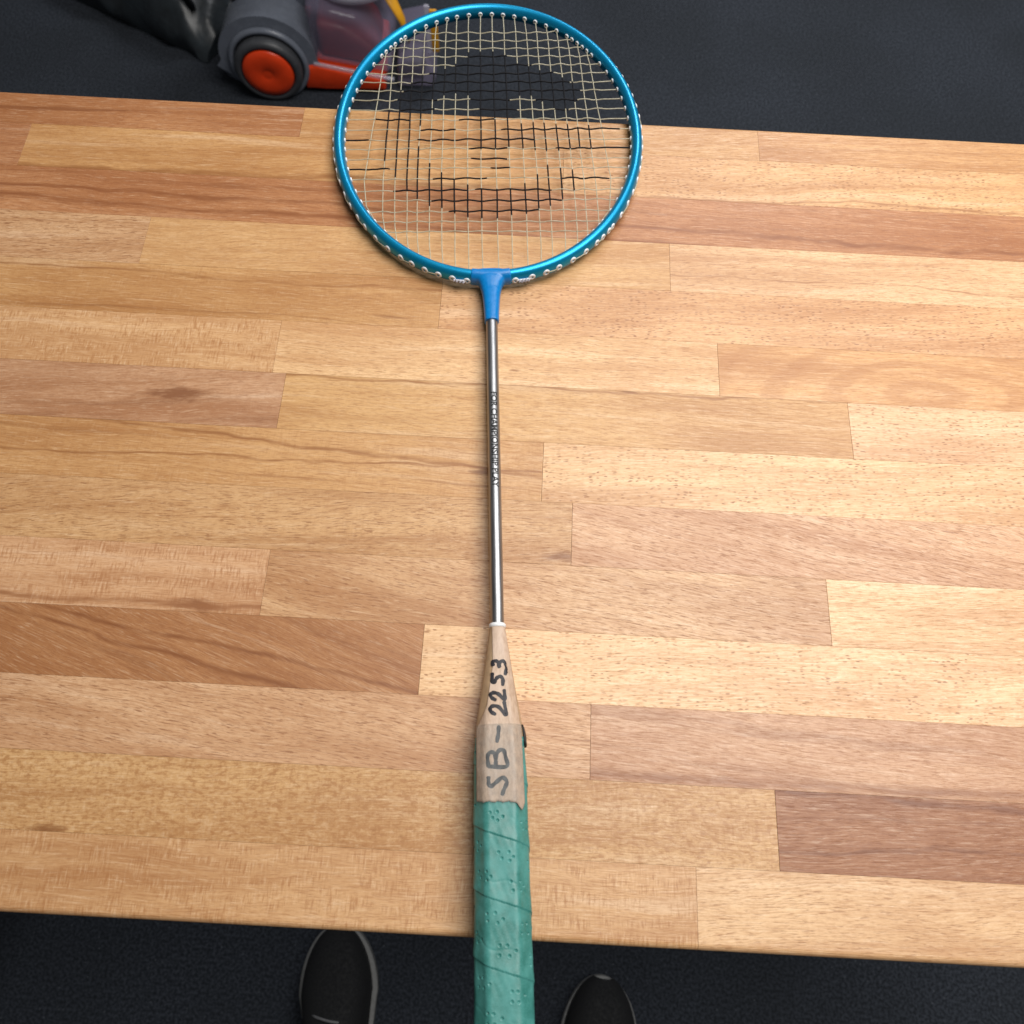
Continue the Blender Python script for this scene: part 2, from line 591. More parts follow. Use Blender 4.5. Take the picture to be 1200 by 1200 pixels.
k.b.inputs['Alpha'].default_value = 0.62
STRING = k.m
INK = simple('black_stencil_ink', (0.006, 0.006, 0.008, 1), 0.7, 0, 0.3, 700, 0, 0.2)
MARK = simple('black_marker_ink', rgb(14, 11, 22), 0.5, 0, 0.35, 1800, 0.0)
LETTER = simple('printed_black_lettering', (0.012, 0.012, 0.014, 1), 0.5, 0, 0.2, 3000)

FY, FA, FB = 478.5, 99.2, 119.0      # head ellipse centre line (mm)
FRX, FRZ = 3.75, 5.2                  # frame half width, half height


def ell(t, da=0.0):
    """point on the head ellipse, offset da mm outwards; and its outward normal"""
    nx, ny = math.cos(t) / FA, math.sin(t) / FB
    l_ = math.hypot(nx, ny)
    nx, ny = nx / l_, ny / l_
    return FA * math.cos(t) + nx * da, FY + FB * math.sin(t) + ny * da, nx, ny


path = [Vector((ell(2 * math.pi * i / 160)[0], ell(2 * math.pi * i / 160)[1], 0)) * MM for i in range(160)]
V, F = tube(path, FRX * MM, 20, closed=True, ry=FRZ * MM)
frame = link_mesh('frame', V, F, FRAME, racket)

# ---- strings (y in mm from the handle datum; black stencil intervals along each string)
CROSS = [
    (574.5, []), (566.6, []), (558.9, []),
    (550.7, [(-13.1, 13.4)]), (542.3, [(-21.5, 30.6)]), (533.9, [(-40.4, 45.8)]), (525.7, [(-51.5, 57.4)]),
    (517.5, [(-58.4, 63.4)]), (509.0, [(-62.2, -34.2), (-11.5, 15.4), (32.4, 61.8)]),
    (499.9, [(-60.8, -35.9), (-5.7, 19.3), (45.5, 55.4)]), (490.8, [(-76.0, -53.0), (-20.2, 4.6)]),
    (481.5, [(-45.4, -22.5), (9.0, 89.1)]), (472.6, [(-95.1, -79.8), (-46.9, 31.1)]),
    (464.7, [(-12.8, 12.7), (45.0, 95.8)]), (455.7, [(-11.2, 12.5)]), (447.6, [(-93.2, -64.8), (1.1, 13.4)]),
    (438.8, [(-36.8, -0.7), (47.2, 77.9)]), (429.1, [(-61.5, -14.1), (-9.1, 40.1)]), (420.5, [(-37.7, 47.4)]),
    (411.7, [(-25.6, 32.2)]), (403.1, []), (395.2, []),
]
MAIN = [
    (-71.3, -81.1, []), (-65.2, -68.9, [(454.2, 500.1)]), (-58.4, -61.2, [(439.5, 517.6)]),
    (-51.5, -53.4, [(429.3, 525.7)]), (-43.8, -46.8, [(484.3, 532.3), (422.1, 466.7)]),
    (-36.2, -39.0, [(509.4, 533.9), (416.4, 452.4)]), (-28.7, -31.0, [(513.3, 538.8), (413.5, 444.2)]),
    (-21.5, -22.7, [(514.1, 542.9), (409.9, 437.6)]), (-12.8, -14.1, [(513.2, 554.7), (406.4, 433.9)]),
    (-4.3, -5.2, [(464.0, 555.5), (404.9, 429.5)]), (4.1, 4.8, [(463.9, 555.4), (404.7, 429.4)]),
    (12.3, 13.7, [(464.5, 551.1), (407.4, 429.2)]), (20.5, 23.2, [(512.8, 543.4), (464.4, 487.4), (408.7, 434.2)]),
    (28.1, 31.5, [(512.8, 539.9), (462.8, 487.4), (412.8, 442.1)]), (35.7, 38.8, [(506.2, 536.5), (462.0, 487.3), (415.5, 450.1)]),
    (43.3, 47.1, [(499.0, 534.0), (461.9, 485.6), (420.3, 447.8)]), (50.7, 54.9, [(498.9, 529.7), (463.3, 485.6), (427.3, 445.5)]),
    (57.8, 61.6, [(505.2, 525.5), (464.8, 483.2)]), (64.8, 69.2, [(463.9, 485.4)]), (71.1, 79.5, []),
]
IN_A, IN_B = FA - FRX - 0.2, FB - FRX - 0.2


def main_x(i, y):
    xt, xm, _ = MAIN[i]
    if y >= 438:
        yt = FY + IN_B * math.sqrt(max(0.01, 1 - (xt / IN_A) ** 2))
        f = min(1, (y - 438) / max(1, yt - 438))
        return xm + (xt - xm) * f
    xb = xm * (0.90 if abs(xm) > 75 else (0.965 if xm < 0 else 1.005))
    f = min(1, (438 - y) / 70.0)
    return xm + (xb - xm) * f


def string_obj(name, pts, blacks, coord):
    path, flags = [], []
    rads = [(0.52 if any(a <= q[coord] <= e for a, e in blacks) else 0.36) * MM for q in pts]
    V, F = tube([Vector(q) * MM for q in pts], rads, 6, cap=True)
    mi = []
    for i in range(len(pts) - 1):
        c = (pts[i][coord] + pts[i + 1][coord]) / 2
        b = any(a <= c <= e for a, e in blacks)
        mi += [1 if b else 0] * 6
    mi += [0, 0]
    return link_mesh(name, V, F, [STRING, INK], racket, mat_idx=mi)


holes = []          # (angle parameter, x, y)


def add_hole(x, y):
    t = math.atan2((y - FY) / FB, x / FA)
    px, py, nx, ny = ell(t, -FRX)
    for q in holes:
        if math.hypot(q[1] - px, q[2] - py) < 3.6:
            return q[1], q[2]
    holes.append((t, px, py))
    return px, py


nm = len(MAIN)
for i in range(nm):
    xt, xm, bl = MAIN[i]
    yt = FY + IN_B * math.sqrt(max(0.0, 1 - (xt / IN_A) ** 2))
    hx, hy = add_hole(xt, yt)
    xb = main_x(i, 300)
    yb = FY - IN_B * math.sqrt(max(0.0, 1 - (xb / IN_A) ** 2))
    bx, by = add_hole(xb, yb)
    ys = np.arange(by, hy, 1.5)
    ys = sorted(set(list(ys) + [hy]))
    pts = []
    ph = random.uniform(0, 6)
    for y in ys:
        x = main_x(i, y)
        e0, e1 = min(1, (y - by) / 12.0), min(1, (hy - y) / 12.0)
        x = x * 1.0
        x = bx + (x - bx) * e0 if e0 < 1 else x
        x = hx + (x - hx) * e1 if e1 < 1 else x
        # gentle weave up and down between the cross strings
        jn = min(range(len(CROSS)), key=lambda q: abs(CROSS[q][0] - y))
        s = 1 if (i + jn) % 2 else -1
        w = math.cos(math.pi * min(0.5, abs(CROSS[jn][0] - y) / 9.0))
        pts.append((x + 0.12 * math.sin(y * 0.11 + ph), y, 0.16 * s * w * e0 * e1))
    string_obj('main_string', pts, bl, 1)

for jn, (cyv, bl) in enumerate(CROSS):
    xr = IN_A * math.sqrt(max(0.0, 1 - ((cyv - FY) / IN_B) ** 2))
    ax, ay = add_hole(-xr, cyv)
    bx, by = add_hole(xr, cyv)
    xs = sorted(set(list(np.arange(ax, bx, 1.6)) + [bx]))
    mxs = [main_x(i, cyv) for i in range(nm)]
    sw = random.uniform(0, 6)
    pts = []
    for x in xs:
        i = min(range(nm), key=lambda q: abs(mxs[q] - x))
        s = -1 if (i + jn) % 2 else 1
        w = math.cos(math.pi * min(0.5, abs(mxs[i] - x) / 9.0))
        e0, e1 = min(1, (x - ax) / 10.0), min(1, (bx - x) / 10.0)
        y = ay * (1 - e0) + by * (1 - e1) + cyv * (e0 + e1 - 1) if e0 + e1 >= 1 else cyv
        wob = 0.13 * math.sin(x * 0.36 + jn * 2.1) + 0.30 * math.sin(x * 0.045 + sw)
        pts.append((x, y + wob * e0 * e1, 0.46 * s * w * e0 * e1))
    string_obj('cross_string', pts, bl, 0)

# ---- grommets: a flared white ferrule on the inner and the outer face at every hole
gi_me = None


def grommet_mesh(name, prof):
    V, F = lathe([(r * MM, h * MM) for r, h in prof], 12)
    me = bpy.data.meshes.new(name)
    me.from_pydata(V, [], F)
    me.materials.append(WHITE)
    me.polygons.foreach_set('use_smooth', [True] * len(me.polygons))
    return me


g_in = grommet_mesh('grommet', [(0.80, -1.2), (0.80, 0.55), (0.95, 0.75), (1.4, 0.72), (1.65, 0.35), (1.6, -0.8)])
g_out = grommet_mesh('grommet', [(0.95, -1.2), (0.95, 0.30), (1.10, 0.45), (1.95, 0.40), (2.35, 0.02), (2.3, -1.4)])
g_coll = []
for t, px, py in holes:
    ox, oy, nx, ny = ell(t)
    near_joint = abs(ox) < 12 and oy < FY
    for sgn, me in ((-1, g_in), (1, g_out)):
        if near_joint and abs(ox) < 8.5:
            continue
        if near_joint and sgn < 0:
            continue
        g = bpy.data.objects.new('grommet', me)
        COL.objects.link(g)
        g.parent = frame
        d = Vector((nx * sgn, ny * sgn, 0))
        g.rotation_mode = 'QUATERNION'
        g.rotation_quaternion = Vector((0, 0, 1)).rotation_difference(d)
        q = FRX - (0.12 if sgn < 0 else 0.02)
        g.location = Vector((ox + nx * sgn * q, oy + ny * sgn * q, 0)) * MM

# ---- string running outside the frame between neighbouring holes
srt = sorted(holes, key=lambda q: (q[0] + math.pi / 2) % (2 * math.pi))
for side in (0, 1):
    half = [q for q in srt if (q[1] > 0) == (side == 0)]
    half.sort(key=lambda q: q[2])
    half = [q for q in half if not (abs(q[1]) < 8.5 and q[2] < FY)]
    for a in range(0, len(half) - 1, 2):
        t0, t1 = half[a][0], half[a + 1][0]
        if t1 - t0 > math.pi:
            t1 -= 2 * math.pi
        if t0 - t1 > math.pi:
            t1 += 2 * math.pi
        if a == 0:
            thick = 0.62
        else:
            thick = 0.42
        pts = []
        for i in range(9):
            f = i / 8
            off = FRX + 0.05 + 0.35 * math.sin(math.pi * f) ** 0.5
            if i in (0, 8):
                off = FRX - 0.5
            x, y, _, _ = ell(t0 + (t1 - t0) * f, off)
            pts.append(Vector((x, y, 0.25 * math.sin(2 * math.pi * f))) * MM)
        V, F = tube(pts, thick * MM, 6)
        link_mesh('string_loop', V, F, STRING if a else WHITE, frame)
        if a == 0:                     # tied-off knot beside the joint
            pts = []
            x0, y0, nx, ny = ell((t0 + t1) / 2, FRX + 1.3)
            tx_, ty_ = -ny, nx
            for i in range(29):
                f = i / 28
                al = (f - 0.5) * 6.5
                an = f * 2 * math.pi * 3.2
                pts.append(Vector((x0 + tx_ * al + nx * 0.8 * math.cos(an), y0 + ty_ * al + ny * 0.8 * math.cos(an), 0.2 + 1.0 * math.sin(an))) * MM)
            V, F = tube(pts, 0.45 * MM, 6)
            link_mesh('string_knot', V, F, simple('grey_lilac_string', rgb(190, 188, 200), 0.35), frame)

# ---- T joint: a sleeve round the frame and a neck down to the shaft
bm = bmesh.new()


def add_vf(bm, V, F):
    vs = [bm.verts.new(v) for v in V]
    for f in F:
        try:
            bm.faces.new([vs[i] for i in f])
        except ValueError:
            pass


sl = []
for i in range(17):
    t = -math.pi / 2 + (i - 8) / 8 * (11.9 / FA)
    x, y, _, _ = ell(t)
    sl.append(Vector((x, y, 0)) * MM)
V, F = tube(sl, 4.35 * MM, 20, ry=5.75 * MM)
add_vf(bm, V, F)
prof = [(363.9, 11.6, 3.2), (362.8, 11.6, 4.8), (360.5, 11.2, 5.6), (357, 9.2, 5.6), (353.8, 7.3, 5.3), (350, 6.2, 4.9), (346, 5.5, 4.9), (340, 5.0, 4.8), (333, 4.6, 4.6), (327.2, 4.35, 4.4), (326.6, 4.1, 4.1)]
V, F = [], []
for y, hw, hz in prof:
    for q in range(24):
        a = 2 * math.pi * q / 24
        ca, sa = math.cos(a), math.sin(a)
        e = 0.75
        V.append(((abs(ca) ** e) * math.copysign(hw, ca) * MM, y * MM, (abs(sa) ** e) * math.copysign(hz, sa) * MM))
for i in range(len(prof) - 1):
    for q in range(24):
        F.append((i * 24 + q, i * 24 + (q + 1) % 24, (i + 1) * 24 + (q + 1) % 24, (i + 1) * 24 + q))
F.append(tuple(range(23, -1, -1)))
F.append(tuple((len(prof) - 1) * 24 + q for q in range(24)))
add_vf(bm, V, F)
tj = link_bm('t_joint', bm, TBLUE, racket)
rm = tj.modifiers.new('remesh', 'REMESH')
rm.mode = 'VOXEL'
rm.voxel_size = 0.00042
rm.use_smooth_shade = True
sm = tj.modifiers.new('smooth', 'SMOOTH')
sm.factor = 0.5
sm.iterations = 3

# ---- shaft with its printed lettering
V, F = tube([Vector((0, y, 0)) * MM for y in (134, 140, 200, 260, 327, 334)], 3.45 * MM, 28)
shaft = link_mesh('shaft', V, F, CHROME, racket)
tc = bpy.data.curves.new('lettering', 'FONT')
tc.body = 'FOR CHAMPIONSHIP PLAY'
tc.size = 1.0
tc.offset = 0.028
tmp = bpy.data.objects.new('lettering_source', tc)
COL.objects.link(tmp)
dg = bpy.context.evaluated_depsgraph_get()
tme = bpy.data.meshes.new_from_object(tmp.evaluated_get(dg))
bpy.data.objects.remove(tmp)
tb = bmesh.new()
tb.from_mesh(tme)
for lv in np.linspace(-0.3, 1.0, 27):      # cut across so the letters can bend round the shaft
    bmesh.ops.bisect_plane(tb, geom=tb.verts[:] + tb.edges[:] + tb.faces[:], plane_co=(0, float(lv), 0), plane_no=(0, 1, 0))
tb.to_mesh(tme)
tb.free()
co = np.array([v.co[:] for v in tme.vertices])
x0, x1 = co[:, 0].min(), co[:, 0].max()
y0, y1 = co[:, 1].min(), co[:, 1].max()
Y_T, Y_B, HT = 276.8, 217.3, 3.7
nv = []
for c in co:
    along = Y_T - (c[0] - x0) / (x1 - x0) * (Y_T - Y_B)
    arc = ((c[1] - y0) / (y1 - y0) - 0.5) * HT + 0.45
    ph = arc / 3.45
    nv.append((3.50 * math.sin(ph) * MM, along * MM, 3.50 * math.cos(ph) * MM))
for v, c in zip(tme.vertices, nv):
    v.co = c
tme.materials.clear()
tme.materials.append(LETTER)
lt = bpy.data.objects.new('printed_lettering', tme)
COL.objects.link(lt)
lt.parent = shaft

# ---- handle: cone, wrapped grip, paper label, clear tape
k = NT('green_perforated_grip')
gz = k.noise(k.obj(), 120, 4, 0.6)
g2 = k.noise(k.obj(), 1500, 3, 0.6)
gc = k.mix(k.remap(gz, 0.3, 0.7), rgb(50, 116, 108), rgb(74, 143, 137))
gc = k.mix(k.remap(g2, 0.45, 0.75, 0, 0.35), gc, rgb(92, 158, 154))
k.l(gc, k.b.inputs['Base Color'])
k.l(k.remap(gz, 0.3, 0.7, 0.36, 0.50), k.b.inputs['Roughness'])
k.b.inputs['Specular IOR Level'].default_value = 0.55
k.bump(g2, 0.10, 0.0003)
GRIP = k.m
k = NT('beige_paper_tape')
pz = k.noise(k.vmul(k.obj(), (900, 260, 600)), 1, 4, 0.6)
pb = k.noise(k.obj(), 90, 3, 0.5)
pc = k.mix(k.remap(pz, 0.35, 0.7), rgb(196, 172, 150), rgb(176, 150, 128))
pc = k.mix(k.remap(pb, 0.45, 0.7, 0, 0.4), pc, rgb(206, 184, 168))
k.l(pc, k.b.inputs['Base Color'])
k.set(Roughness=0.55)
k.bump(k.math('ADD', pz, k.math('MULTIPLY', pb, 2.0)), 0.25, 0.0006)
TAPE = k.m
CONE = simple('tan_taped_cone', rgb(176, 148, 116), 0.55, 0, 0.10, 220, 0.2)
BLACKT = simple('black_finishing_tape', (0.012, 0.011, 0.011, 1), 0.45, 0, 0.2, 600)
CLEAR = see_through('clear_sticky_tape', (0.30, 0.32, 0.31, 1), 0.12, 0.30, 0.30)


def half_w(y):                       # half width of the bare handle (mm)
    if y >= 141:
        return 4.1
    if y >= 90:
        return 4.1 + (141 - y) / 51 * 7.2
    if y >= 70:
        return 11.3 + (90 - y) / 20 * 0.9
    return 12.2 + (70 - y) / 130 * 0.5


HB = [(6.9 / 12.5, 11.9 / 12.5), (1.0, 5.4 / 12.5)]   # facet corners relative to the half width


def section(y, extra=0.0):
    """corner polygon of the bevelled handle, counter-clockwise from the right lower side corner"""
    w = half_w(y) + extra
    rd = min(1, max(0, (141 - y) / 60.0))
    a = (HB[0][0] * w, HB[0][1] * w)
    b = (HB[1][0] * w, HB[1][1] * w)
    return [(b[0], -b[1]), (b[0], b[1]), (a[0], a[1]), (-a[0], a[1]), (-b[0], b[1]), (-b[0], -b[1]), (-a[0], -a[1]), (a[0], -a[1])]


def unit_ring(n=240, rnd=1.8):
    """arc-length samples of the bevelled section for half width 12.5, corners rounded"""
    P = np.array(section(64.0)) * (12.5 / half_w(64.0))
    P = np.vstack([P, P[:1]])
    seg = np.linalg.norm(np.diff(P, axis=0), axis=1)
    cum = np.concatenate([[0], np.cumsum(seg)])
    L = cum[-1]
    big = 2400
    s = np.arange(big) / big * L
    X = np.interp(s, cum, P[:, 0])
    Y = np.interp(s, cum, P[:, 1])
    wlen = int(rnd / L * big)
    ker = np.ones(2 * wlen + 1) / (2 * wlen + 1)
    X = np.convolve(np.concatenate([X[-wlen:], X, X[:wlen]]), ker, 'valid')
    Y = np.convolve(np.concatenate([Y[-wlen:], Y, Y[:wlen]]), ker, 'valid')
    idx = (np.arange(n) * big / n).astype(int)
    X, Y = X[idx], Y[idx]
    dx = np.roll(X, -1) - np.roll(X, 1)
    dy = np.roll(Y, -1) - np.roll(Y, 1)
    l_ = np.hypot(dx, dy)
    return X, Y, dy / l_, -dx / l_, L


RX, RY, RNX, RNY, PER = unit_ring()
NR = len(RX)

# cone
ys = np.concatenate([np.linspace(141, 92, 26), np.linspace(90, 60, 8)])
V, F = [], []
for y in ys:
    w = half_w(y) / 12.5
    rd = min(1.0, max(0.0, (141 - y) / 45.0))
    for q in range(0, NR, 5):
        r_ = math.hypot(RX[q], RY[q])
        cxq, cyq = RX[q] / r_ * 11.6, RY[q] / r_ * 11.6
        V.append(((cxq + (RX[q] - cxq) * rd) * w * MM, y * MM, (cyq + (RY[q] - cyq) * rd) * w * MM))
nq = NR // 5
for i in range(len(ys) - 1):
    for q in range(nq):
        F.append((i * nq + q, i * nq + (q + 1) % nq, (i + 1) * nq + (q + 1) % nq, (i + 1) * nq + q))
F.append(tuple(range(nq - 1, -1, -1)))
cone = link_mesh('handle_cone', V, F, CONE, racket)
V, F = lathe([(3.5 * MM, 142.6 * MM), (3.9 * MM, 142.5 * MM), (4.35 * MM, 142.0 * MM), (4.4 * MM, 140.6 * MM), (3.5 * MM, 140.2 * MM)], 28, 'Y')
link_mesh('shaft_collar', V, F, WHITE, racket)

# grip: one helically wound strip with overlapping seams and punched holes
PITCH = 26.6
gy = np.arange(-62.0, 86.01, 0.36)
ry_ = np.arange(NR) / NR * PER
YY, SS = np.meshgrid(gy, ry_, indexing='ij')
top_s = PER * 0.0
# arc position of the top centre (x = 0, z > 0)
itop = int(np.argmax(np.where(np.abs(RX) < 0.4, RY, -99)))
s_rel = (SS - ry_[itop])
s_rel = (s_rel + PER / 2) % PER - PER / 2          # positive towards the left side of the handle
helix = YY - s_rel * (PITCH / PER) - 42.2           # zero on the seam
u = (helix / PITCH) % 1.0                           # 0 just above a seam, 1 just below the next
lift = 0.52 * np.exp(-((u) / 0.20) ** 1.5) + 0.12 * u
edge_soft = np.clip((1 - u) / 0.012, 0, 1)
lift = lift - 0.12 * np.exp(-((1 - u) / 0.02))
# holes in flowers of five, two rows per strip
across = u * PITCH
turn = np.floor(helix / PITCH)
along = s_rel + turn * PER + across * 0.35
depth = np.zeros_like(along)
SP = 15.5
for row_u, sh in ((8.0, 0.0), (19.0, SP * 0.42)):
    ca = (along + sh + 2.5) % SP - SP / 2
    cid = np.floor((along + sh + 2.5) / SP)
    cc = across - row_u
    for hx_, hy_ in ((-3.3, 0.9), (0.0, 1.9), (3.2, 0.9), (-1.7, -1.7), (1.6, -2.0)):
        jx = 0.5 * np.sin(cid * 12.9 + hx_ * 3.1)
        jy = 0.5 * np.sin(cid * 7.7 + hy_ * 5.3)
        d = np.hypot(ca - hx_ - jx, cc - hy_ - jy)
        depth = np.maximum(depth, np.clip((0.62 - d) / 0.26, 0, 1))
        lift = lift + 0.08 * np.exp(-((d - 0.80) / 0.22) ** 2)
lift = lift - 0.75 * depth
lift = lift + 0.10 * np.sin(SS * 0.7 + YY * 0.21) * np.sin(YY * 0.33) + 0.02 * np.sin(SS * 1.9 - YY * 0.8) * np.sin(YY * 0.17 + 1.0)
# creases running along the strip close to each seam
lift = lift - 0.12 * np.exp(-((u - 0.30 - 0.05 * np.sin(SS * 0.35)) / 0.02) ** 2) * (0.5 + 0.5 * np.sin(SS * 0.16 + turn * 2.0))
hw = np.array([half_w(y) for y in gy])[:, None]
endf = np.clip((86.0 - YY) / 2.0, 0, 1) * 0.5 + np.clip((YY + 62) / 1.5, 0, 1) * 0.5
sc_ = hw / 12.5
GX = RX[None, :] * sc_ + RNX[None, :] * (0.15 + lift * endf)
GZ = RY[None, :] * sc_ + RNY[None, :] * (0.15 + lift * endf)
GV = np.stack([GX * MM, YY * MM, GZ * MM], -1).reshape(-1, 3)
ng = len(gy)
ii, jj = np.meshgrid(np.arange(ng - 1), np.arange(NR), indexing='ij')
a = ii * NR + jj
b = ii * NR + (jj + 1) % NR
GF = np.stack([a, a + NR, b + NR, b], -1).reshape(-1, 4)
me = bpy.data.meshes.new('grip_wrap')
me.vertices.add(len(GV))
me.vertices.foreach_set('co', GV.ravel())
me.loops.add(GF.size)
me.loops.foreach_set('vertex_index', GF.ravel())
me.polygons.add(len(GF))
me.polygons.foreach_set('loop_start', np.arange(len(GF)) * 4)
me.polygons.foreach_set('loop_total', np.full(len(GF), 4))
me.polygons.foreach_set('use_smooth', [True] * len(GF))
me.materials.append(GRIP)
me.update(calc_edges=True)
me.validate()
gw = bpy.data.objects.new('grip_wrap', me)
COL.objects.link(gw)
gw.parent = racket
# butt cap
V, F = [], []
for y, s_ in ((-61.5, 1.0), (-63.0, 1.03), (-64.2, 1.0), (-64.8, 0.9), (-64.8, 0.02)):
    for q in range(0, NR, 5):
        V.append((RX[q] * s_ * 1.02 * MM, y * MM, RY[q] * s_ * 1.02 * MM))
for i in range(4):
    for q in range(nq):
        F.append((i * nq + q, i * nq + (q + 1) % nq, (i + 1) * nq + (q + 1) % nq, (i + 1) * nq + q))
link_mesh('butt_cap', V, F, BLACKT, racket)


def ztop(x, y, extra):
    """height of the upper surface of the handle at (x, y), mm"""
    w = half_w(y) / 12.5
    up = RY > -2
    ax_, az_ = (RX[up]) * w, RY[up] * w
    rd = min(1.0, max(0.0, (141 - y) / 45.0))
    if rd < 1:
        r_ = np.hypot(RX[up], RY[up])
        c_ = RX[up] / r_ * 11.6 * w
        d_ = RY[up] / r_ * 11.6 * w
        ax_ = c_ + (ax_ - c_) * rd
        az_ = d_ + (az_ - d_) * rd
    k_ = (w * 12.5 + extra) / (w * 12.5)
    o_ = np.argsort(ax_)
    return float(np.interp(x, ax_[o_] * k_, az_[o_] * k_))


def sheet_extra(y, base):
    g = 1.0 if y < 84 else (1.0 * max(0, (90 - y) / 6.0))
    return base + g * 0.62


def sheet(name, y0, y1, xl, xr, base, mat, nx=36, ny=60, bottom=None, thick=0.14, wr=0.0):
    V, F = [], []
    for i in range(ny + 1):
        for j in range(nx + 1):
            v = j / nx
            yy0 = y0 if bottom is None else bottom(v)
            y = yy0 + (y1 - yy0) * i / ny
            a_, b_ = xl(y), xr(y)
            x = a_ + (b_ - a_) * v
            e = sheet_extra(y, base)
            z = ztop(x, y, e)
            if wr:
                z += wr * mnoise.noise(Vector((x * 0.35, y * 0.12, base * 9)))
            V.append((x * MM, y * MM, z * MM))
    for i in range(ny):
        for j in range(nx):
            a = i * (nx + 1) + j
            F.append((a, a + 1, a + nx + 2, a + nx + 1))
    o = link_mesh(name, V, F, mat, racket)
    so = o.modifiers.new('thickness', 'SOLIDIFY')
    so.thickness = thick * MM
    so.offset = 1.0
    return o


def lab_l(y):
    if y > 120:
        return -2.6
    if y > 100:
        return -2.6 - (120 - y) / 20 * 3.2
    if y > 90:
        return -5.8 - (100 - y) / 10 * 4.9
    return -10.9


def lab_r(y):
    lim = half_w(y) * 0.90
    if y > 92:
        return lim
    return min(lim + 0.3, 10.4 + (92 - y) * 0.02)


def torn(v):
    j = 0.25 * math.sin(v * 31) + 0.15 * math.sin(v * 77)
    if v < 0.80:
        return 57.0 + j - 0.5 * v
    if v < 0.93:
        return 56.6 - (v - 0.80) / 0.13 * 3.6 + j
    return 53.0 + (v - 0.93) / 0.07 * 3.2 + j


label = sheet('paper_label', 57.0, 140.2, lab_l, lab_r, 0.30, TAPE, bottom=torn, nx=44, ny=80, wr=0.18)
sheet('clear_tape', 56.0, 91.5, lambda y: lab_l(min(y, 89.9)) - 0.15, lambda y: lab_r(y) + 0.1, 0.62, CLEAR, nx=36, ny=40, wr=0.18, thick=0.05,
      bottom=lambda v: torn(v) - 0.3)

# black finishing tape showing at the right side of the grip's upper end
V, F = [], []
iy = [91.5, 90, 88, 86, 84, 81.8]
qs = [q for q in range(NR) if -9 < RY[q] < 6.0 and RX[q] > 0]
for y in iy:
    w = half_w(y) / 12.5
    for q in qs:
        e = 0.25 + 0.9 * min(1, (91.5 - y) / 4.5)
        V.append(((RX[q] * w + RNX[q] * e) * MM, y * MM, (RY[q] * w + RNY[q] * e) * MM))
for i in range(len(iy) - 1):
    for j in range(len(qs) - 1):
        a = i * len(qs) + j
        F.append((a, a + 1, a + len(qs) + 1, a + len(qs)))
ft = link_mesh('finishing_tape', V, F, BLACKT, racket)
so = ft.modifiers.new('thickness', 'SOLIDIFY')
so.thickness = 0.3 * MM
so.offset = 1.0

# handwriting SB-2253 in black marker, running up the label
STROKES = [
    ('3', [(-2.23, 119.96), (-2.45, 121.54), (-1.14, 122.21), (0.24, 121.3), (0.71, 118.84)]),
    ('3', [(0.82, 119.19), (1.11, 121.28), (2.35, 122.12), (3.73, 121.04), (4.36, 118.58), (3.59, 115.3)]),
    ('5', [(-2.72, 115.97), (-2.72, 111.83), (-1.68, 111.63), (-0.61, 113.5), (0.97, 114.32), (2.33, 113.08), (2.26, 109.99)]),
    ('2', [(-1.33, 102.77), (-3.2, 104.0), (-3.68, 105.7), (-2.3, 106.35), (0.1, 105.61), (2.96, 103.0), (2.89, 107.59)]),
    ('2', [(-1.63, 95.9), (-3.65, 97.28), (-3.96, 98.96), (-2.41, 99.93), (0.31, 99.19), (3.47, 95.61), (2.76, 101.82)]),
    ('-', [(-0.07, 90.31), (-0.34, 86.99), (-1.02, 83.12)]),
    ('B', [(-5.19, 72.14), (-5.53, 76.33), (-4.5, 78.21), (-2.51, 78.16), (-1.84, 75.47), (-1.82, 72.43)]),
    ('B', [(-1.84, 75.47), (-0.5, 78.88), (1.89, 79.2), (2.82, 76.11), (3.12, 71.93), (-5.19, 72.14)]),
    ('S', [(-5.26, 67.44), (-5.12, 64.26), (-3.95, 63.49), (-1.56, 65.29), (1.23, 67.09), (3.15, 65.17), (1.91, 62.23), (0.87, 59.67)]),
]


def catmull(P, n=8):
    P = [np.array(q, float) for q in P]
    P = [2 * P[0] - P[1]] + P + [2 * P[-1] - P[-2]]
    out = []
    for i in range(1, len(P) - 2):
        for s in range(n):
            t = s / n
            out.append(0.5 * ((2 * P[i]) + (-P[i - 1] + P[i + 1]) * t + (2 * P[i - 1] - 5 * P[i] + 4 * P[i + 1] - P[i + 2]) * t * t + (-P[i - 1] + 3 * P[i] - 3 * P[i + 1] + P[i + 2]) * t ** 3))
    out.append(P[-2])
    return out


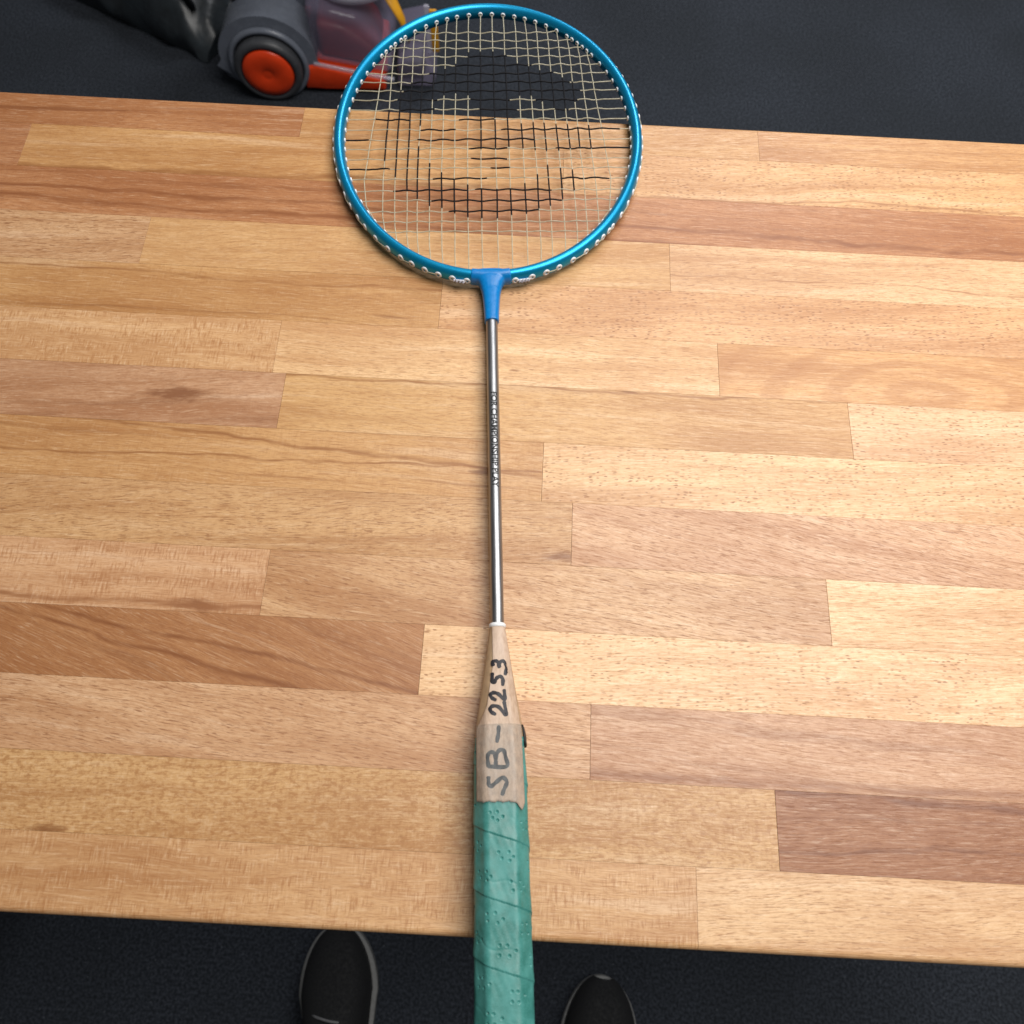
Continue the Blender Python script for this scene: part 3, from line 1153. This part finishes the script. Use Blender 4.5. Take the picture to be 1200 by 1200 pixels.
for si, (ch, pts) in enumerate(STROKES):
    pts = [(x - 0.00172 * y, y) for x, y in pts]
    pl = catmull(pts)
    # rounded ends
    d0 = (pl[0] - pl[1]) / max(1e-6, np.linalg.norm(pl[0] - pl[1]))
    d1 = (pl[-1] - pl[-2]) / max(1e-6, np.linalg.norm(pl[-1] - pl[-2]))
    pl = [pl[0] + d0 * 0.45] + pl + [pl[-1] + d1 * 0.45]
    V, F = [], []
    n = len(pl)
    NA = 5
    for i, c in enumerate(pl):
        t = pl[min(n - 1, i + 1)] - pl[max(0, i - 1)]
        t = t / max(1e-6, np.linalg.norm(t))
        nn = np.array([-t[1], t[0]])
        wd = 0.92 + 0.10 * math.sin(i * 0.7 + si)
        if i in (0, n - 1):
            wd *= 0.55
        for j in range(NA):
            q = c + nn * wd * (2 * j / (NA - 1) - 1)
            z = ztop(q[0], q[1], sheet_extra(q[1], 0.30)) + 0.18 * mnoise.noise(Vector((q[0] * 0.35, q[1] * 0.12, 0.30 * 9)))
            V.append((q[0] * MM, q[1] * MM, (z + 0.19 + 0.004 * (si % 3) + 0.002 * (i % 2)) * MM))
    for i in range(n - 1):
        for j in range(NA - 1):
            a = i * NA + j
            F.append((a, a + NA, a + NA + 1, a + 1))
    link_mesh('handwritten_stroke', V, F, MARK, label)

# ------------------------------------------------------------------ carpet cleaner on the floor behind the table
RED = simple('red_orange_plastic', rgb(238, 70, 26), 0.32, 0, 0.06, 60)
GREY = simple('slate_grey_plastic', rgb(110, 116, 128), 0.26, 0, 0.06, 60)
DGREY = simple('charcoal_rubber', rgb(66, 68, 72), 0.45, 0, 0.1, 90)
BLK = simple('black_plastic', rgb(26, 29, 33), 0.45, 0, 0.1, 60)
HOOD = see_through('smoked_clear_plastic', rgb(150, 142, 168), 0.34, 0.08)
RIM = see_through('clear_plastic_rim', rgb(205, 203, 218), 0.50, 0.08)
YEL = simple('yellow_sticker', rgb(224, 160, 30), 0.5, 0, 0.05, 60)
WINE = simple('dark_red_inner_duct', rgb(120, 36, 40), 0.45, 0, 0.15, 30)

cc = empty('carpet_cleaner', (-0.528, 1.342, 0.0), (0, 0, R_(3)))
tag(cc, 'slate grey and red carpet cleaner with clear hood standing on the carpet beyond the table', 'carpet cleaner')
# wheel and hub
V, F = lathe([(0.045, 0.030), (0.060, 0.030), (0.065, 0.024), (0.065, 0.004), (0.061, -0.002), (0.053, -0.003), (0.051, 0.0), (0.0505, 0.010), (0.001, 0.010)], 48, 'Y')
wheel = link_mesh('wheel', [(x, y - 0.004, z + 0.065) for x, y, z in V], F, DGREY, cc)
V, F = lathe([(0.0490, 0.008), (0.0488, -0.002), (0.0472, -0.0045), (0.035, -0.0065), (0.012, -0.0075), (0.011, -0.0068), (0.008, -0.0068), (0.0001, -0.0070)], 48, 'Y')
link_mesh('hub_cap', [(x, y - 0.004, z + 0.065) for x, y, z in V], F, RED, wheel)
# arch-shaped housing round the wheel
arc = []
for i in range(25):
    a = math.pi * (1.06 - 1.12 * i / 24)
    arc.append((0.094 * math.cos(a), 0.075 + 0.088 * math.sin(a)))
arc = arc + [(0.094, 0.030), (0.070, 0.012), (-0.070, 0.012), (-0.094, 0.030)]
bm = bmesh.new()
fr = [bm.verts.new((x, 0.022, z)) for x, z in arc]
bk = [bm.verts.new((x * 0.93, 0.160, z * 0.97)) for x, z in arc]
n = len(arc)
bm.faces.new(list(reversed(fr)))
bm.faces.new(bk)
for i in range(n):
    bm.faces.new((fr[i], fr[(i + 1) % n], bk[(i + 1) % n], bk[i]))
fe = [e for e in bm.edges if all(abs(v.co.y - 0.022) < 1e-6 for v in e.verts)]
bmesh.ops.bevel(bm, geom=fe, offset=0.013, segments=4, affect='EDGES', profile=0.5)
hs = link_bm('wheel_housing', bm, GREY, cc)
smooth_by_angle(hs, 40)
# recessed ring round the wheel
V, F = lathe([(0.076, 0.020), (0.0775, 0.016), (0.074, 0.010), (0.068, 0.010), (0.066, 0.022)], 48, 'Y')
link_mesh('wheel_ring', [(x, y, z + 0.067) for x, y, z in V], F, GREY, cc)
# motor block / lower end of the upright body
bm = bmesh.new()
bevel_box(bm, -0.072, 0.046, 0.085, 0.22, 0.13, 0.36, 0.022, 4)
smooth_by_angle(link_bm('motor_body', bm, BLK, cc), 40)
bm = bmesh.new()
bevel_box(bm, 0.040, 0.090, 0.10, 0.20, 0.11, 0.33, 0.018, 4)
smooth_by_angle(link_bm('side_column', bm, GREY, cc), 40)
# red base rail to the right and red tail to the left of the wheel


def prism(name, poly, y0, y1, mat, bev, parent=cc, seg=3):
    bm = bmesh.new()
    a = [bm.verts.new((x, y0, z)) for x, z in poly]
    b = [bm.verts.new((x, y1, z)) for x, z in poly]
    m = len(poly)
    bm.faces.new(list(reversed(a)))
    bm.faces.new(b)
    for i in range(m):
        bm.faces.new((a[i], a[(i + 1) % m], b[(i + 1) % m], b[i]))
    if bev:
        bmesh.ops.bevel(bm, geom=list(bm.edges), offset=bev, segments=seg, affect='EDGES', profile=0.5)
    o = link_bm(name, bm, mat, parent)
    smooth_by_angle(o, 40)
    return o


prism('base_rail', [(0.060, 0.010), (0.100, 0.014), (0.222, 0.008), (0.222, 0.034), (0.090, 0.064), (0.064, 0.058)], 0.016, 0.19, RED, 0.006)
prism('base_tail', [(-0.098, 0.060), (-0.060, 0.008), (-0.045, 0.008), (-0.045, 0.060)], 0.024, 0.17, RED, 0.006)
# dark red duct inside the hood
prism('inner_duct', [(0.096, 0.060), (0.216, 0.038), (0.205, 0.080), (0.150, 0.125), (0.100, 0.135)], 0.045, 0.175, WINE, 0.012)
# clear hood: shell over the duct
prism('clear_hood', [(0.086, 0.067), (0.240, 0.036), (0.238, 0.062), (0.222, 0.112), (0.186, 0.160), (0.090, 0.185)], 0.024, 0.195, HOOD, 0.016, seg=4)
hr = []
for i in range(21):
    f = i / 20
    hr.append(Vector((0.086 + 0.154 * f, 0.021, 0.066 - 0.034 * f)))
V, F = tube(hr, 0.004, 8)
link_mesh('hood_seam', V, F, RIM, cc)
# round clear tank standing on the hood
V, F = lathe([(0.001, 0.0), (0.070, 0.0), (0.086, 0.006), (0.092, 0.016), (0.092, 0.022), (0.088, 0.026), (0.085, 0.05), (0.084, 0.17), (0.070, 0.185), (0.001, 0.19)], 48)
tank = link_mesh('clear_tank', [(x + 0.178, y + 0.125, z + 0.168) for x, y, z in V], F, RIM, cc)
V, F = lathe([(0.001, 0.012), (0.062, 0.012), (0.066, 0.02), (0.064, 0.12), (0.001, 0.125)], 40)
link_mesh('inner_cup', [(x + 0.178, y + 0.125, z + 0.170) for x, y, z in V], F, GREY, tank)
# hood front lip with stickers
prism('front_lip', [(0.244, 0.006), (0.318, 0.006), (0.326, 0.030), (0.306, 0.072), (0.248, 0.060)], 0.03, 0.19, HOOD, 0.008)
prism('brush_bar', [(0.250, 0.010), (0.300, 0.010), (0.300, 0.042), (0.250, 0.042)], 0.05, 0.17, BLK, 0.010)
V, F = tube([Vector((0.272, 0.075, 0.072)), Vector((0.262, 0.082, 0.115)), Vector((0.232, 0.095, 0.178))], [0.002, 0.009, 0.018], 10, ry=[0.003, 0.005, 0.005])
link_mesh('yellow_sticker', V, F, YEL, cc)
bm = bmesh.new()
bevel_box(bm, 0.318, 0.332, 0.060, 0.066, 0.062, 0.150, 0.002)
smooth_by_angle(link_bm('yellow_bar', bm, YEL, cc), 40)
bm = bmesh.new()
bevel_box(bm, 0.308, 0.318, 0.060, 0.068, 0.060, 0.158, 0.002)
smooth_by_angle(link_bm('clear_bar', bm, RIM, cc), 40)

# ------------------------------------------------------------------ crumpled black plastic bag left of the cleaner
k = NT('crumpled_black_plastic')
cb = k.noise(k.obj(), 14, 4, 0.6)
k.l(k.mix(k.remap(cb, 0.35, 0.7), rgb(30, 34, 37), rgb(48, 55, 60)), k.b.inputs['Base Color'])
k.set(Roughness=0.36)
k.bump(k.noise(k.obj(), 22, 2, 0.5), 0.35, 0.01)
BAGM = k.m
bag = empty('plastic_bag', (-0.86, 1.60, 0))
tag(bag, 'crumpled dark plastic bag lying on the carpet left of the cleaner', 'bag')
# front edge runs from (-0.68, 1.44) to (-1.06, 1.63) on the floor
bm = bmesh.new()
NX_, NZ_ = 46, 20
p0, p1 = Vector((-0.685, 1.435, 0)), Vector((-1.11, 1.65, 0))
ax = (p1 - p0)
perp = Vector((-ax.y, ax.x, 0)).normalized()
if perp.y < 0:
    perp = -perp
grid = []
for i in range(NX_ + 1):
    f = i / NX_
    rowv = []
    for j in range(NZ_ + 1):
        g = j / NZ_
        a = math.pi * g
        hgt = 0.10 + 0.05 * math.sin(f * math.pi) + 0.02 * math.sin(f * 9)
        base = p0 + ax * f + perp * (0.17 * (1 - math.cos(a)) * (0.35 + 0.65 * math.sin(max(0.02, f) * math.pi) ** 0.5))
        z = hgt * math.sin(a) ** 0.8 * min(1, 0.25 + 3.0 * f) * min(1, 0.1 + 4 * (1 - f))
        v = Vector((base.x, base.y, z))
        q = v * 9
        cr = abs(mnoise.noise(q)) * 0.075 + abs(mnoise.noise(q * 2.0 + Vector((5, 1, 2)))) * 0.022
        if 0 < j < NZ_:
            v = v + Vector((0, -0.3 * cr, -cr * 0.9 + 0.02))
        v.z = max(0.001, v.z)
        rowv.append(bm.verts.new(v - bag.location))
    grid.append(rowv)
for i in range(NX_):
    for j in range(NZ_):
        bm.faces.new((grid[i][j], grid[i + 1][j], grid[i + 1][j + 1], grid[i][j + 1]))
bm.faces.new([grid[0][j] for j in range(NZ_ + 1)])
bm.faces.new([grid[NX_][j] for j in range(NZ_, -1, -1)])
bd = link_bm('bag_body', bm, BAGM, bag)
smooth_by_angle(bd, 50)
V, F = tube([Vector((-0.70, 1.50, 0.02)) - bag.location, Vector((-0.715, 1.50, 0.12)) - bag.location, Vector((-0.73, 1.56, 0.20)) - bag.location, Vector((-0.72, 1.68, 0.16)) - bag.location, Vector((-0.70, 1.75, 0.02)) - bag.location], 0.007, 8, ry=0.02)
link_mesh('bag_strap', V, F, BLK, bag)

# ------------------------------------------------------------------ pair of black shoes on the floor at the near side
UPPER = simple('black_shoe_upper', rgb(16, 17, 19), 0.85, 0, 0.25, 300, 0.3)
SOLE = simple('grey_shoe_sole', rgb(128, 128, 126), 0.6, 0, 0.12, 200)
LACE = simple('grey_shoe_lace', rgb(110, 110, 112), 0.7, 0, 0.1, 900)
INSOLE = simple('black_shoe_lining', rgb(20, 20, 22), 0.9, 0, 0.2, 400)


def shoe_w(f):         # half width along the length, 0 = heel, 1 = toe
    if f > 0.72:
        return 0.050 * math.sqrt(max(0.0, 1 - ((f - 0.72) / 0.28) ** 2))
    xs_ = [0, 0.03, 0.10, 0.25, 0.42, 0.60, 0.74, 0.86, 0.94, 0.985, 1.0]
    ws_ = [0.0, 0.017, 0.029, 0.034, 0.035, 0.044, 0.050, 0.046, 0.034, 0.017, 0.0]
    return float(np.interp(f, xs_, ws_))


def shoe_outline(scale=1.0, n=40):
    pts = []
    fs = [0.5 - 0.5 * math.cos(math.pi * i / n) for i in range(n + 1)]
    for f in fs:
        pts.append((shoe_w(f) * scale, f * 0.29))
    for f in reversed(fs[1:-1]):
        pts.append((-shoe_w(f) * scale, f * 0.29))
    return pts


def make_shoe(loc, rz, label, mirror):
    sh = empty('shoe', loc, (0, 0, rz))
    tag(sh, label, 'shoe', 'pair of black shoes')
    L_ = 0.29
    # sole: stacked outlines
    out = shoe_outline()
    n = len(out)
    V, F = [], []
    for z, s in ((0.0, 0.93), (0.004, 0.99), (0.018, 1.0), (0.024, 1.02), (0.026, 1.0), (0.0262, 0.90)):
        for x, y in out:
            V.append((mirror * x * s, (y - L_ / 2) * (1 + (s - 1) * 0.35) - L_ / 2, z))
    for i in range(5):
        for q in range(n):
            F.append((i * n + q, i * n + (q + 1) % n, (i + 1) * n + (q + 1) % n, (i + 1) * n + q))
    F.append(tuple(range(n - 1, -1, -1)))
    F.append(tuple(5 * n + q for q in range(n)))
    link_mesh('sole', V, F, SOLE, sh)
    # upper: lofted sections from heel to toe, open at the ankle
    V, F = [], []
    ns, nk = 34, 16
    for i in range(ns + 1):
        f = 0.012 + 0.980 * math.sin(i / ns * math.pi / 2)
        w = shoe_w(f) * 0.89
        h = float(np.interp(f, [0, 0.05, 0.2, 0.36, 0.5, 0.65, 0.8, 0.92, 1.0], [0.075, 0.085, 0.080, 0.085, 0.080, 0.062, 0.046, 0.036, 0.014]))
        for q in range(nk + 1):
            a = math.pi * q / nk
            ca, sa = math.cos(a), math.sin(a)
            x = w * math.copysign(abs(ca) ** 0.75, ca)
            z = 0.025 + h * sa ** 0.7
            if f < 0.40:
                op = max(0, 1 - abs(f - 0.21) / 0.19)
                z = min(z, 0.025 + h - 0.0 * op)
            V.append((mirror * x, f * L_ - L_, z))
    for i in range(ns):
        fm = 0.012 + 0.980 * math.sin((i + 0.5) / ns * math.pi / 2)
        for q in range(nk):
            if 0.06 < fm < 0.36 and 4 <= q <= 11:
                continue
            a = i * (nk + 1) + q
            F.append((a, a + 1, a + nk + 2, a + nk + 1))
    up = link_mesh('upper', V, F, UPPER, sh)
    so = up.modifiers.new('thickness', 'SOLIDIFY')
    so.thickness = 0.003
    so.offset = -1
    bm = bmesh.new()
    bevel_box(bm, -0.028, 0.028, -0.275, -0.17, 0.0265, 0.034, 0.003)
    link_bm('insole', bm, INSOLE, sh)
    for i in range(5):
        f = 0.44 + 0.055 * i
        w = 0.022
        h = float(np.interp(f, [0.36, 0.5, 0.65, 0.8], [0.085, 0.080, 0.062, 0.046]))
        pts = []
        for q in range(9):
            g = q / 8 * 2 - 1
            pts.append(Vector((mirror * w * g, f * L_ - L_ + 0.006 * g, 0.025 + h * (1 - 0.16 * g * g) + 0.0022)))
        V, F = tube(pts, 0.0016, 6, ry=0.0012)
        link_mesh('lace', V, F, LACE, sh)
    return sh


make_shoe((0.147, -0.184, 0.0), R_(-4), 'black shoe with grey sole rim, right of the racket grip', 1)
make_shoe((-0.205, -0.140, 0.0), R_(7), 'black shoe with grey sole rim, left of the racket grip, toe under the table edge', -1)
